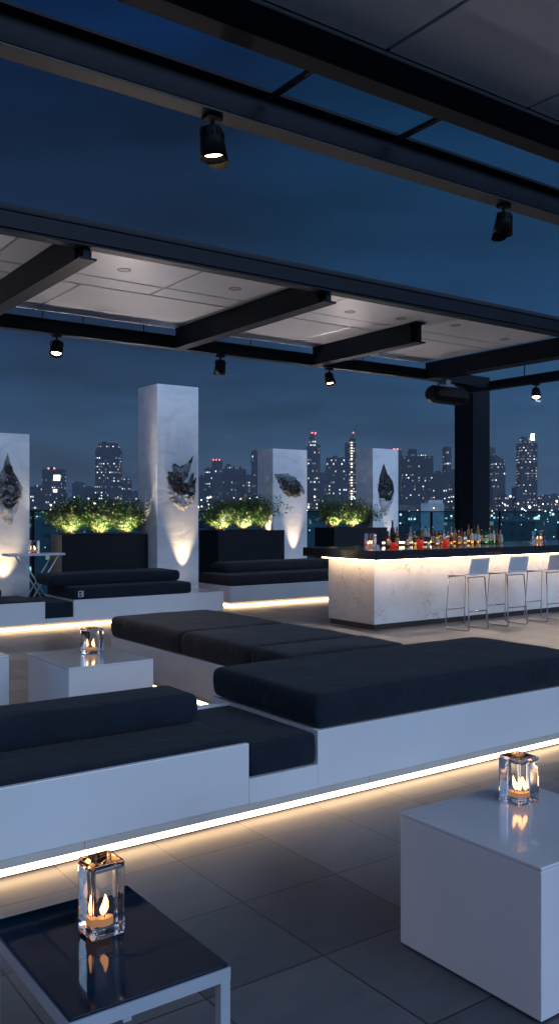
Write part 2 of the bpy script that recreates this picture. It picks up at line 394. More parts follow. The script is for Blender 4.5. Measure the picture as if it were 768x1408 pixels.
# ------------------------------------------------------------------ canopies
can = thing('steel_canopy', 'large dark steel canopy with white ceiling panels over the bar terrace', 'canopy', (0, 0, 0))
obj('fascia_beam', ibeam('x', -4, 14, 6.86, 3.80, 3.985, .12), M['steel'], can)
lip = bmesh.new(); box(lip, -4, 14, 6.798, 6.803, 3.83, 3.955); obj('fascia_plate', lip, M['steel'], can)
obj('far_beam', ibeam('x', -4, 10.93, 9.93, 3.70, 3.86, .12), M['steel'], can)
for x0, ya in ((.15, 6.84), (2.86, 6.84), (5.42, 6.84), (7.62, 7.8), (9.84, 4.5)):
    w = .24 if x0 > 9 else .16
    bm = bmesh.new(); yb = 9.87
    for zz0, zz1, q0, q1 in ((3.70, 3.718, 0, w), (3.718, 3.935, w/2-.03, w/2+.03), (3.935, 3.952, 0, w)):
        box(bm, x0+q0, x0+q1, ya+(.0 if zz0 < 3.71 or zz0 > 3.93 else .02), yb, zz0, zz1)
    # closing plates on both sides (boxed rafter) and the chamfered tip
    box(bm, x0+.004, x0+.010, ya+.1, yb, 3.718, 3.935); box(bm, x0+w-.010, x0+w-.004, ya+.1, yb, 3.718, 3.935)
    obj('rafter', bm, M['steel'], can)
# ceiling panels, 15 mm joints
def panel(x0, x1, y0, y1, z=3.96, parent=can): return obj('ceiling_panel', B(x0+.011, x1-.011, y0+.011, y1-.011, z, z+.02, bev=.003, seg=1), M['panel'], parent)
fr = [-3, -1.08, .74, 2.56, 4.38, 6.20, 8.0, 9.82]; bk = [-3, -1.6, 0, 1.8, 3.6, 5.4, 7.2, 9.0, 9.82]
ps = [panel(a, b, 6.93, 8.2) for a, b in zip(fr, fr[1:])]+[panel(a, b, 8.2, 8.55) for a, b in zip(fr, fr[1:])]+[panel(a, b, 8.56, 9.95) for a, b in zip(bk, bk[1:])]
obj('panel_backing', B(-3, 9.82, 6.93, 9.95, 3.985, 4.06), M['joint'], can)
for x, y in ((3.73, 7.81), (4.99, 7.79), (6.65, 7.9), (7.39, 7.82), (9.4, 7.93), (8.2, 7.7), (2.0, 7.8)):
    bm = bmesh.new(); lathe(bm, [(.05, 3.959), (.052, 3.955), (.066, 3.954), (.068, 3.9595)], x, y, 24)
    d = obj('downlight_ring', bm, M['chrome'], can, True)
    bm = bmesh.new(); lathe(bm, [(0, 3.9585), (.049, 3.9585)], x, y, 24); obj('lens', bm, M['tframe'], d)
for x in (3.7, 4.2, 5.0, 6.6, 8.6): obj('hanger_rod', B(x, x+.012, 9.92, 9.93, 3.86, 3.985), M['steel_lt'], can)
# post: H section with plates
bm = bmesh.new(); px0, px1, py0, py1 = 11.62, 12.05, 10.50, 10.93
box(bm, px0, px1, py0, py0+.025, 0, 4.0); box(bm, px0, px1, py1-.025, py1, 0, 4.0); box(bm, px0+.2, px0+.22, py0+.025, py1-.025, 0, 4.0); box(bm, px0-.08, px1+.08, py0-.04, py1+.04, 0, .03)
box(bm, px0+.015, px0+.025, py0+.025, py1-.025, 0, 4.0); box(bm, px1-.02, px1-.012, py0+.025, py1-.025, 0, 4.0)
obj('post', bm, M['steel'], can)
obj('header_beam', B(11.34, 12.04, 10.62, 10.74, 3.85, 3.999), M['steel'], can)
obj('side_beam', ibeam('y', 3.0, 10.60, 11.40, 3.66, 3.80, .13), M['steel'], can)
obj('side_rail', B(10.08, 11.33, 9.88, 9.98, 3.70, 3.86), M['steel'], can); obj('beam_hanger', B(11.36, 11.44, 10.5, 10.6, 3.801, 3.849), M['steel'], can)
for y in (9.2, 7.6, 6.0): obj('hanger_rod', B(11.39, 11.405, y, y+.02, 3.80, 3.97), M['steel_lt'], can)

nc = thing('near_canopy', 'second steel canopy overhead at the top right with white ceiling panels', 'canopy', (0, 0, 0))
bm = ibeam('x', -4, 12, 3.42, 3.80, 3.955, .12); obj('edge_beam', bm, M['steel'], nc)
obj('edge_plate', B(-4, 12, 3.354, 3.359, 3.82, 3.955), M['steel'], nc)
obj('edge_trim', B(-4, 12, 3.340, 3.353, 3.945, 3.957), M['tframe'], nc)
for a, b in zip([-3.2, -2.1, -1.05, 0, 1.0, 2.03, 3.06, 4.165, 5.27, 6.4, 7.5], [-2.1, -1.05, 0, 1.0, 2.03, 3.06, 4.165, 5.27, 6.4, 7.5, 8.6]):
    for y0, y1 in ((1.8, 3.35), (.7, 1.8)): panel(a, b, y0, y1, 3.965, nc)
obj('panel_backing', B(-3.2, 8.6, .7, 3.48, 3.99, 4.06), M['joint'], nc)
obj('outer_beam', ibeam('x', -4, 14, 4.15, 3.80, 3.995, .14), M['steel'], nc)
obj('lower_flange', B(-4, 14, 4.085, 4.215, 3.788, 3.7995), M['steel_lt'], nc)  # underside plate in a lighter tone, its warm light painted in
obj('web_plate', B(-4, 14, 4.10, 4.105, 3.8185, 3.90), M['steel'], nc)
for x in (2.84, 3.80): obj('tie_bar', B(x-.014, x+.014, 3.48, 4.08, 3.93, 3.955), M['black'], nc)

# ------------------------------------------------------------------ track spotlights
def spot(name_lbl, x, y, ztop, aim, on, sc=1.0, energy=0):
    t = thing('spotlight', name_lbl, 'spotlight', (x, y, ztop), 0, 'spotlights hung under the steel beams')
    bm = bmesh.new(); box(bm, -.045*sc, .045*sc, -.03*sc, .03*sc, -.028*sc, -.001, bev=.004); tube(bm, [(0, 0, -.028*sc), (0, 0, -.075*sc)], .011*sc, 10)
    obj('mount', bm, M['black'], t)
    d = Vector(aim).normalized(); rot = (-d).to_track_quat('Z', 'Y').to_matrix().to_4x4()
    piv = Vector((0, 0, -.13*sc))
    bm = bmesh.new()
    lathe(bm, [(0, .07), (.042, .068), (.052, .055), (.054, .02), (.060, .012), (.070, -.085), (.064, -.085), (.056, -.05), (0, -.045)], seg=30)
    for a in range(0, 360, 30):  # cooling ribs
        c, s_ = math.cos(R(a)), math.sin(R(a)); tube(bm, [(c*.051, s_*.051, .058), (c*.055, s_*.055, .02)], .004, 5)
    bmesh.ops.transform(bm, matrix=Matrix.Translation(piv) @ rot @ Matrix.Scale(sc, 4), verts=bm.verts); obj('lamp_body', bm, M['black'], t, True)
    bm = bmesh.new(); tube(bm, fillet([(-.066*sc, 0, -.125*sc), (-.066*sc, 0, -.07*sc), (.066*sc, 0, -.07*sc), (.066*sc, 0, -.125*sc)], .015*sc), .006*sc, 8); obj('yoke', bm, M['black'], t, True)
    bm = bmesh.new(); vv = []
    for k in range(13):  # short half-round visor
        a = R(-90+k*15); f = .035*math.cos(R(-90+k*15))**.5 if 0 < k < 12 else 0
        vv.append((bm.verts.new((math.sin(a)*.0705, math.cos(a)*.0705, -.084)), bm.verts.new((math.sin(a)*.073, math.cos(a)*.073, -.086-f))))
    for p_, q_ in zip(vv, vv[1:]): bm.faces.new((p_[0], q_[0], q_[1], p_[1]))
    bmesh.ops.solidify(bm, geom=bm.faces[:], thickness=.002)
    bmesh.ops.transform(bm, matrix=Matrix.Translation(piv) @ rot @ Matrix.Scale(sc, 4), verts=bm.verts); obj('visor', bm, M['black'], t)
    bm = bmesh.new(); lathe(bm, [(0, -.052), (.02, -.054), (.052, -.060)], seg=24)
    bmesh.ops.transform(bm, matrix=Matrix.Translation(piv) @ rot @ Matrix.Scale(sc, 4), verts=bm.verts); obj('lens', bm, M['lampglow'] if on else M['blackglass'], t, True)
    if on and energy:
        ld = bpy.data.lights.new('spot_lamp', 'SPOT'); ld.energy = energy; ld.spot_size = R(70); ld.spot_blend = .6; ld.color = (1, .80, .60); ld.shadow_soft_size = .04
        lo = bpy.data.objects.new('lamp', ld); link(lo, t); lo.location = piv+d*.1*sc; lo.rotation_euler = (-d).to_track_quat('Z', 'Y').to_euler()
    return t
spot('biggest black spotlight under the nearest beam at upper left with lit lens', 2.51, 4.15, 3.788, (.10, .0, -1), True, 1.1, 8)
spot('unlit black spotlight under the nearest beam at upper right', 4.91, 4.15, 3.788, (-.03, .12, -1), False, 1.0)
spot('lit spotlight under the far beam, leftmost of the small ones', 3.88, 9.93, 3.70, (-.3, -.5, -1), True, 1.15, 160)
spot('unlit spotlight under the far beam above the tall white column', 6.13, 9.93, 3.70, (.1, .4, -1), False, 1.15)
spot('lit spotlight under the far beam left of the loudspeaker', 7.97, 9.93, 3.70, (-.1, -.5, -1), True, 1.1, 420)
spot('lit spotlight under the side beam right of the steel post', 11.40, 8.99, 3.66, (-.5, -.45, -1), True, 1.15, 520)
# loudspeaker beside the post
t = thing('loudspeaker', 'dark slim loudspeaker hung beside the steel post under the canopy', 'loudspeaker', (10.2, 9.75, 3.46))
bm = bmesh.new(); lathe(bm, [(0, -.40), (.08, -.40), (.135, -.33), (.145, -.1), (.145, .3), (.10, .38), (0, .38)], seg=10)
bmesh.ops.transform(bm, matrix=Matrix.Rotation(R(90), 4, 'Y') @ Matrix.Diagonal((1, 1.15, 1, 1)), verts=bm.verts)
obj('cabinet', bm, M['black'], t)
bm = bmesh.new(); box(bm, -.05, .05, -.03, .16, .15, .239); box(bm, -.2, .2, -.035, .035, .13, .15); obj('bracket', bm, M['chrome'], t)

# ------------------------------------------------------------------ seating
def led(parent, x0, x1, y0, y1, z0=.014, z1=.048): return obj('led_strip', B(x0, x1, y0, y1, z0, z1), M['led'], parent)

# near sofa
t = thing('sofa', 'near white sofa with navy charcoal cushions and glowing base, a step-down seat in the middle', 'sofa', (0, 0, 0))
bm = bmesh.new()
box(bm, -3, 2.52, 3.80, 3.83, .095, .41, bev=.004); box(bm, 2.5205, 2.9695, 3.80, 3.83, .095, .225); box(bm, 2.97, 5.5, 3.80, 3.83, .095, .41, bev=.004)
box(bm, 2.97, 3.0, 3.8305, 4.92, .20, .41); box(bm, 5.47, 5.5, 3.8305, 4.92, .095, .41); box(bm, -3, 5.46, 3.8305, 4.72, .095, .20); box(bm, 3.01, 5.46, 3.8305, 4.91, .2005, .40)
box(bm, -3, 2.965, 4.70, 4.73, .2005, .41)
obj('base', bm, M['white'], t)
bm = bmesh.new(); xs = [-3, -1.5, .16, 1.62, 3.35, 4.94, 5.44]
for a, b in zip(xs, xs[1:]): box(bm, a+.0015, b-.0015, 3.862, 4.66, .0, .094)
obj('plinth', bm, M['plinth'], t)
bm = bmesh.new()
for a, b in zip(xs, xs[1:]): box(bm, a+.0015, b-.0015, 3.808, 3.861, .053, .0945)
obj('toe_trim', bm, M['plinth'], t)
led(t, -3, 5.44, 3.828, 3.842)
obj('led_channel', B(-3, 5.44, 3.843, 3.861, .0, .052), M['joint'], t)
obj('seat_cushion', cushion(-2.9, 2.53, 3.835, 4.70, .203, .425, .03, .006, .002, 1), M['fabric'], t, True)
obj('step_cushion', cushion(2.535, 2.965, 3.812, 4.695, .226, .395, .022, .006, .002, 2), M['fabric'], t, True)
obj('raised_cushion', cushion(2.975, 5.47, 3.81, 4.93, .411, .60, .045, .012, .008, 3), M['fabric'], t, True)
bo = obj('bolster', cushion(-1.6, 2.50, 4.27, 4.62, .428, .592, .045, .010, .007, 4), M['fabric'], t, True)

# daybed behind it
t = thing('daybed', 'long white daybed with three taupe grey cushions behind the near sofa', 'daybed', (0, 0, 0))
obj('base', B(3.66, 4.76, 4.97, 7.95, .095, .40, bev=.006), M['white'], t)
obj('plinth', B(3.78, 4.68, 5.0, 7.86, 0, .0945), M['plinth'], t); obj('toe_trim', B(3.68, 3.779, 5.0, 7.9, .055, .0945), M['plinth'], t)
led(t, 3.70, 3.715, 5.0, 7.86)
for i, (a, b) in enumerate(((6.56, 7.95), (5.51, 6.55), (4.98, 5.50))): obj('cushion', cushion(3.65, 4.77, a, b, .401, .595, .05, .014, .010, 11+i), M['fabric_warm'], t, True)

# far left sofa
t = thing('sofa', 'far white sofa in front of the tall sculpted column, with glowing base and doubled cushions', 'sofa', (0, 0, 0))
bm = bmesh.new()
box(bm, 0, 4.39, 11.66, 11.70, .095, .39); box(bm, 4.391, 4.799, 11.66, 11.70, .095, .155); box(bm, 4.80, 7.25, 11.66, 11.70, .095, .39)
box(bm, 0, 4.39, 11.701, 12.75, .095, .24); box(bm, 4.391, 4.799, 11.701, 12.75, .095, .156); box(bm, 4.80, 7.25, 11.701, 12.75, .095, .389)
obj('base', bm, M['white'], t)
obj('plinth', B(0, 7.2, 11.742, 12.6, 0, .0945), M['plinth'], t)
led(t, 0, 6.4, 11.727, 11.7405)
obj('seat_cushion', cushion(0, 4.385, 11.705, 12.7, .242, .40, .03, .006, .003, 21), M['fabric'], t, True)
obj('step_cushion', cushion(4.395, 4.795, 11.675, 12.7, .157, .37, .022, .006, .003, 22), M['fabric'], t, True)
lc = obj('seat_cushion', cushion(4.81, 6.70, 11.68, 12.7, .393, .555, .035, .008, .004, 23), M['fabric'], t, True)
obj('back_cushion', cushion(4.62, 6.69, 12.0, 12.68, .56, .72, .06, .012, .006, 24), M['fabric'], t, True)
obj('back_cushion', cushion(2.3, 3.98, 12.2, 12.66, .406, .56, .06, .012, .006, 25), M['fabric'], t, True)
# woven tag with a squared B-like mark
bm = bmesh.new(); y0, y1 = 11.672, 11.676
for (a, b, c, d) in ((0, .012, 0, .085), (.05, .062, 0, .085), (.012, .05, 0, .012), (.012, .05, .037, .048), (.012, .05, .073, .085), (.066, .078, 0, .085)):
    box(bm, 4.87+a, 4.87+b, y0-.012, y1-.012, .428+c, .428+d)
obj('brand_tag', bm, M['tagwhite'], lc)

# middle sofa
t = thing('sofa', 'white sofa between the far sofa and the bar, with doubled charcoal cushions and glowing base', 'sofa', (0, 0, 0))
obj('base', B(7.93, 11.2, 12.52, 13.6, .095, .37, bev=.006), M['white'], t)
obj('plinth', B(8.0, 11.1, 12.60, 13.5, 0, .0945), M['plinth'], t)
led(t, 7.99, 11.1, 12.583, 12.5985); led(t, 7.983, 7.9985, 12.60, 13.5)
obj('seat_cushion', cushion(7.94, 11.15, 12.53, 13.55, .371, .55, .04, .01, .005, 31), M['fabric_warm'], t, True)
obj('back_cushion', cushion(8.15, 11.1, 13.0, 13.54, .556, .73, .07, .012, .006, 32), M['fabric_warm'], t, True)

# ------------------------------------------------------------------ low tables and cubes
def cube(lbl, x0, x1, y0, y1, h=.49):
    t = thing('cube_table', lbl, 'side table', ((x0+x1)/2, (y0+y1)/2, 0), 0, 'white lacquer cube tables')
    a, b = (x1-x0)/2, (y1-y0)/2
    obj('tabletop', B(-a, a, -b, b, h-.012, h, bev=.004), M['cube'], t)
    obj('body', B(-a+.0015, a-.0015, -b+.0015, b-.0015, .006, h-.0125, bev=.003), M['cube'], t)
    for sx_ in (-1, 1):
        for sy in (-1, 1):
            bm = bmesh.new(); lathe(bm, [(0, 0), (.015, 0), (.015, .0055), (0, .0055)], sx_*(a-.06), sy*(b-.06), 12); obj('foot', bm, M['black'], t)
    return t
cube('big white cube table nearest the camera at lower right', 2.265, 2.925, 1.765, 2.405)
cube('white cube table between the near sofa and the daybed holding a candle glass', 2.44, 3.12, 6.02, 6.86)
cube('white cube table at the left edge of the photo beyond the near sofa', 1.58, 2.28, 6.82, 7.5)

t = thing('coffee_table', 'low coffee table with black glass top and white metal frame at lower left', 'coffee table', (0, 0, 0))
x0, x1, y0, y1, h = .79, 1.235, 1.95, 2.56, .42
bm = bmesh.new(); q = .03
box(bm, x0, x1, y0, y0+q, h-.042, h-.008); box(bm, x0, x1, y1-q, y1, h-.042, h-.008); box(bm, x0, x0+q, y0+q, y1-q, h-.042, h-.008); box(bm, x1-q, x1, y0+q, y1-q, h-.042, h-.008)
obj('frame', bm, M['tframe'], t)
for a in (x0, x1-q):
    for b in (y0, y1-q): obj('leg', B(a, a+q, b, b+q, 0, h-.0425, bev=.002), M['tframe'], t)
obj('glass_top', B(x0+.004, x1-.004, y0+.004, y1-.004, h-.0078, h, bev=.0015), M['blackglass'], t)

# folding table behind the far sofa
t = thing('folding_table', 'white folding table with crossed legs beside the leftmost sculpted column', 'table', (0, 0, 0))
hz = 1.0
obj('tabletop', B(4.27, 5.13, 12.78, 13.12, hz-.035, hz, bev=.006), M['white'], t)
for yy in (12.81, 13.06):
    for a, b in (((4.45, yy, hz-.036), (5.05, yy, .012)), ((5.04, yy+.022, hz-.036), (4.44, yy+.022, .012))):
        bm = bmesh.new(); tube(bm, [a, b], .011, 8); obj('leg', bm, M['white'], t, True)
bm = bmesh.new()
for x in (4.45, 5.05): tube(bm, [(x, 12.82, .02), (x, 13.07, .02)], .009, 8)
obj('stretcher', bm, M['white'], t)

# ------------------------------------------------------------------ candle glasses
def vase(lbl, clbl, x, y, z, w, h, rz=0, wall=.006, flame=1.0, lit=.12):
    t = thing('candle_glass', lbl, 'candle holder', (x, y, z+.0006), rz, 'square glass candle holders')
    a, i, bt = w/2, w/2-wall, h*.13
    bm = bmesh.new(); r = bmesh.ops.create_cube(bm, size=1, matrix=Matrix.Translation((0, 0, h/2)) @ Matrix.Diagonal((w, w, h, 1)))
    top = [f for f in bm.faces if f.normal.z > .5]
    k = bmesh.ops.inset_region(bm, faces=top, thickness=wall)
    inner = [f for f in bm.faces if f.normal.z > .5 and f.calc_center_median().length and abs(f.calc_area()-(2*i)**2) < 1e-5]
    ex = bmesh.ops.extrude_face_region(bm, geom=inner); vs_ = [v for v in ex['geom'] if isinstance(v, bmesh.types.BMVert)]
    bmesh.ops.delete(bm, geom=inner, context='FACES')
    for v in vs_: v.co.z = bt
    bmesh.ops.recalc_face_normals(bm, faces=bm.faces)
    bmesh.ops.bevel(bm, geom=list(bm.edges), offset=.0026*w/.1, segments=3, affect='EDGES')
    bmesh.ops.subdivide_edges(bm, edges=[e for e in bm.edges if e.calc_length() > .03], cuts=10, use_grid_fill=True)
    for v in bm.verts:  # hand-made glass is never quite flat
        inn = abs(v.co.x) < i+.0005 and abs(v.co.y) < i+.0005
        am = (.0052 if inn else .0009)*w/.1; q = v.co*(30 if inn else 20)*.1/w
        v.co.x += am*noise.noise(q+Vector((x, y, 0))); v.co.y += am*noise.noise(q+Vector((y, x, 9)))
        if inn and v.co.z < h*.3: v.co.z += am*noise.noise(q+Vector((3, x, y)))*.8
    obj('glass', bm, M['glass'], t, True)
    c = thing('candle', clbl, 'candle', (x, y, z+bt+.0012), rz, 'candles burning inside the glass holders')
    bm = bmesh.new(); cr_ = i*.62; ch = h*.10
    lathe(bm, [(0, 0), (cr_*.98, 0), (cr_, .004), (cr_, ch-.003), (cr_*.9, ch), (0, ch-.004)], seg=24); obj('wax', bm, M['wax'], c, True)
    bm = bmesh.new(); tube(bm, [(0, 0, ch-.004), (.001, 0, ch+.01)], .0012, 6); obj('wick', bm, M['black'], c)
    fl = bmesh.new(); fh = .042*flame
    lathe(fl, [(0, ch+.006), (.006*flame, ch+.012), (.0095*flame, ch+.006+fh*.3), (.006*flame, ch+.006+fh*.62), (.002*flame, ch+.006+fh*.9), (0, ch+.006+fh)], seg=14)
    for v in fl.verts: v.co.x += .004*math.sin(v.co.z*70+x*9)*flame; v.co.y += .003*math.sin(v.co.z*55+y*7)*flame
    obj('flame', fl, M['flame'], c, True)
    return t
vase('tall square candle glass on the black glass coffee table', 'candle burning in the tall glass on the coffee table', 1.035, 2.315, .42, .098, .205, R(2), .006, 1.35)
vase('square candle glass on the nearest white cube table', 'candle burning in the glass on the nearest white cube', 2.725, 2.23, .49, .108, .175, R(-3), .007, 1.3)
vase('square candle glass on the white cube between near sofa and daybed', 'candle burning in the glass on the middle white cube', 2.85, 6.55, .49, .135, .20, R(4), .010, 1.6)
vase('small candle glass on the white folding table', 'candle burning in the glass on the folding table', 4.70, 12.95, 1.0, .13, .19, R(4), .012, 1.6)
vase('square candle glass on the left end of the bar', 'candle burning in the glass at the left end of the bar', 8.6, 9.75, 1.10, .13, .21, R(5), .012, 1.2)
vase('square candle glass on the bar right of the bottles', 'candle burning in the glass right of the bottles', 12.75, 10.0, 1.10, .17, .2, R(5), .012, 1.2)

# ------------------------------------------------------------------ bar
t = thing('bar', 'long marble bar with overhanging black counter and warm light under it', 'bar', (0, 0, 0))
obj('front_body', B(8.05, 15.5, 9.05, 10.05, .075, .955, bev=.004), M['marble'], t)
obj('kick_plate', B(8.07, 15.5, 9.07, 10.03, 0, .0745), mat('bronze_kick', (.06, .05, .045), .4, .6), t)
obj('countertop', B(7.86, 15.7, 8.80, 10.42, .972, 1.10, bev=.006), M['counter'], t)
bm = bmesh.new(); box(bm, 7.93, 15.5, 8.895, 8.915, .960, .9715); box(bm, 7.93, 7.945, 8.916, 10.05, .960, .9715); obj('led_strip', bm, M['led_soft'], t)
obj('support', B(8.3, 15.3, 9.2, 9.9, .9555, .9718), M['black'], t)

def pos(px, b):  # X on the line Y=b for an image column, used only to read positions off the photograph
    u = (px-384)/1210; D = b/(.8139-.581*u); return D*(.581+u*.8139)
# red tea-light glasses
redg = BM['red']
rgl = mat('red_glass_glow', (.6, .03, .02), .1, emit=(1, .05, .02), es=.3)
for px, lbl in ((577, 'left of the two red candle cups on the bar'), (612, 'right of the two red candle cups on the bar')):
    X = pos(px, 9.55); t = thing('candle_cup', 'glowing red glass candle cup, '+lbl, 'candle cup', (X, 9.55, 1.1005), 0, 'red candle cups on the bar')
    bm = bmesh.new(); lathe(bm, [(0, 0), (.04, 0), (.055, .03), (.058, .10), (.052, .105), (.048, .10), (.045, .035), (0, .02)], seg=20); obj('cup', bm, rgl, t, True)
    bm = bmesh.new(); lathe(bm, [(0, .022), (.035, .022), (.035, .06), (0, .06)], seg=16); obj('tea_light', bm, M['wax'], t)
# bottles
cols = ['dark', 'amber', 'honey', 'brown', 'honey', 'clear', 'amber', 'green', 'clear', 'honey', 'clear', 'amber', 'pale blue', 'clear', 'green', 'clear', 'dark', 'honey', 'red', 'amber', 'clear', 'green', 'brown', 'honey', 'amber', 'clear', 'dark', 'honey', 'red', 'honey']
caps = list(CAPS)
shapes = {'round-shouldered': [(0, 0), (.036, 0), (.038, .01), (.038, .17), (.034, .20), (.014, .235), (.0125, .29)],
          'slim tall': [(0, 0), (.030, 0), (.032, .01), (.032, .20), (.026, .235), (.013, .26), (.0125, .32)],
          'squat': [(0, 0), (.046, 0), (.05, .015), (.05, .12), (.042, .155), (.015, .175), (.014, .22)],
          'straight': [(0, 0), (.036, 0), (.038, .008), (.036, .21), (.016, .23), (.014, .27)]}
def bottle(px, yy, c, sh, cap, lblm, lbl, s=1.0):
    X = pos(px, yy); pr = [(r*s, z*s) for r, z in shapes[sh]]; top = pr[-1]
    t = thing('bottle', lbl, 'bottle', (X, yy, 1.1005), 0, 'bottles standing on the bar')
    bm = bmesh.new(); lathe(bm, pr+[(0, top[1])], seg=14); obj('glass', bm, BM[c], t, True)
    bm = bmesh.new(); lathe(bm, [(0, top[1]+.0005), (top[0]+.003, top[1]+.0005), (top[0]+.003, top[1]+.028*s), (0, top[1]+.028*s)], seg=12); obj('cap', bm, CAPS[cap], t)
    r = pr[2][0]+.0015; zs = pr[3][1]
    bm = bmesh.new(); lathe(bm, [(r, zs*.3), (r, zs*.82)], seg=14); obj('paper_label', bm, LBL[lblm], t, True)
ords = ['1st', '2nd', '3rd']+[str(i)+'th' for i in range(4, 40)]
shn = list(shapes); rnd = random.Random(5)
px = 559.0; i = 0
while px < 690:
    sh = rnd.choice(shn); c = cols[(i*7+3) % len(cols)]; cap = rnd.choice(caps)
    bottle(px, 9.95+(i % 2)*.16+rnd.uniform(-.02, .02), c, sh, cap, rnd.randrange(5), '%s %s bottle with %s cap, %s from left in bar row' % (c, sh, cap, ords[i]), rnd.uniform(.74, .96))
    px += rnd.uniform(4.0, 5.6); i += 1
for k, (px, c, sh, cap, lbl) in enumerate(((533, 'amber', 'squat', 'black', 'squat amber bottle, left of the small group near the left candle glass'), (539, 'dark', 'slim tall', 'gold', 'tall dark bottle standing in the small group near the left candle glass'),
                                            (545, 'brown', 'round-shouldered', 'silver', 'brown bottle, right of the small group near the left candle glass'))):
    bottle(px, 9.75+.1*(k % 2), c, sh, cap, k, lbl, 1.15 if k == 1 else .95)
X = pos(541, 9.6); t = thing('candle_cup', 'small red candle cup in front of the three bottles at the bar left end', 'candle cup', (X, 9.6, 1.1005), 0, 'red candle cups on the bar')
bm = bmesh.new(); lathe(bm, [(0, 0), (.04, 0), (.055, .03), (.058, .07), (.05, .07), (.045, .03), (0, .02)], seg=20); obj('cup', bm, rgl, t, True)
t = thing('serving_tray', 'flat dark tray under the row of bottles on the bar', 'tray', (pos(622, 9.8), 9.78, 1.1002))
# the tray lies behind the bottles' feet as a raised rim bar mat
obj('mat', B(-1.2, 1.3, .30, .36, 0, .012, bev=.003), M['black'], t)
obj('rim', B(-1.2, 1.3, .36, .372, 0, .03, bev=.002), M['chrome'], t)
obj('added_backlight', B(-1.15, 1.25, .40, .41, .03, .055), emis('added_bottle_glow', (1, .72, .42), 9), t)  # backlight added behind the bottles to make them glow
obj('back_stand', B(-1.2, 1.3, .411, .42, .0, .06), M['black'], t)

# ------------------------------------------------------------------ stools
def copy_tree(o, parent=None):
    c = o.copy(); COL.objects.link(c); c.parent = parent
    for ch in o.children: copy_tree(ch, c)
    return c
def stool():
    t = thing('bar_stool', 'x', 'bar stool', (0, 0, 0), 0, 'white bar stools in front of the marble bar')
    w, d = .205, .20   # origin under the seat; back at -y
    bm = bmesh.new()
    # seat: dished shell
    nu, nv = 12, 12; g = {}
    for a in range(nu+1):
        for b in range(nv+1):
            u, v = a/nu*2-1, b/nv*2-1
            rx = w*(1-.06*abs(v)**6); z = .752-.016*(1-u*u)*(1-v*v*.6)+(.0 if v > 0 else .012*v*v)-.02*max(0, v)**6
            g[a, b] = bm.verts.new((u*rx, v*d, z))
    for a in range(nu):
        for b in range(nv): bm.faces.new((g[a, b], g[a+1, b], g[a+1, b+1], g[a, b+1]))
    ex = bmesh.ops.solidify(bm, geom=bm.faces[:], thickness=.014)
    obj('seat', bm, M['stool_shell'], t, True)
    bm = bmesh.new(); g = {}
    for a in range(nu+1):
        for b in range(9):
            u, v = a/nu*2-1, b/8
            rx = (w-.006)*(1-.03*v-.05*max(0, v-.75)*abs(u)); y = -d-.012-.045*v-.012*(1-u*u)*v+.012
            g[a, b] = bm.verts.new((u*rx, y, .765+v*.225))
    for a in range(nu):
        for b in range(8): bm.faces.new((g[a, b], g[a, b+1], g[a+1, b+1], g[a+1, b]))
    bmesh.ops.solidify(bm, geom=bm.faces[:], thickness=.012)
    obj('backrest', bm, M['stool_shell'], t, True)
    for s_ in (-1, 1):
        bm = bmesh.new(); x = s_*.20
        tube(bm, fillet([(x*.86, .17, .726), (x, .21, .012), (x, -.21, .012), (x*.86, -.17, .726)], .04, 5), .0085, 8)
        obj('sled_leg', bm, M['chrome'], t, True)
    bm = bmesh.new(); tube(bm, [(-.193, .199, .27), (.193, .199, .27)], .0085, 8); obj('footrest', bm, M['chrome'], t, True)
    bm = bmesh.new(); tube(bm, [(-.193, -.199, .27), (.193, -.199, .27)], .0085, 8); obj('stretcher', bm, M['chrome'], t, True)
    for yy in (-.16, .16): bm = bmesh.new(); tube(bm, [(-.17, yy, .728), (.17, yy, .728)], .008, 8); obj('seat_support', bm, M['chrome'], t, True)
    return t
s0 = stool()
for i, (X, Y, rz, lbl) in enumerate(((9.17, 8.40, 2, 'white bar stool leftmost at the bar, nearest the bar corner'), (10.02, 8.42, -2, 'white bar stool in the middle of the three at the bar'), (10.88, 8.43, 1, 'white bar stool rightmost of the three, cut by the photo edge'))):
    o = s0 if i == 0 else copy_tree(s0)
    o.location = (X, Y, 0); o.rotation_euler = (0, 0, R(rz)); o['label'] = lbl

# ------------------------------------------------------------------ planters with shrubs
def uplight(x, y, z, energy, tilt, lbl, size=40, col=(1, .72, .42), grp='small uplights at the foot of the columns', soft=.02, blend=.8):
    t = thing('uplight', lbl, 'uplight', (x, y, z), 0, grp)
    bm = bmesh.new(); lathe(bm, [(0, 0), (.035, 0), (.035, .05), (.03, .05), (.026, .04), (0, .04)], seg=16); obj('housing', bm, M['black'], t, True)
    bm = bmesh.new(); lathe(bm, [(0, .042), (.024, .042)], seg=16); obj('lens', bm, M['lampglow'], t)
    ld = bpy.data.lights.new('uplight_lamp', 'SPOT'); ld.energy = energy; ld.color = col; ld.spot_size = R(size); ld.spot_blend = blend; ld.shadow_soft_size = soft
    lo = bpy.data.objects.new('lamp', ld); link(lo, t); lo.location = (0, 0, .055); lo.rotation_euler = (-Vector(tilt).normalized()).to_track_quat('Z', 'Y').to_euler()
    return t
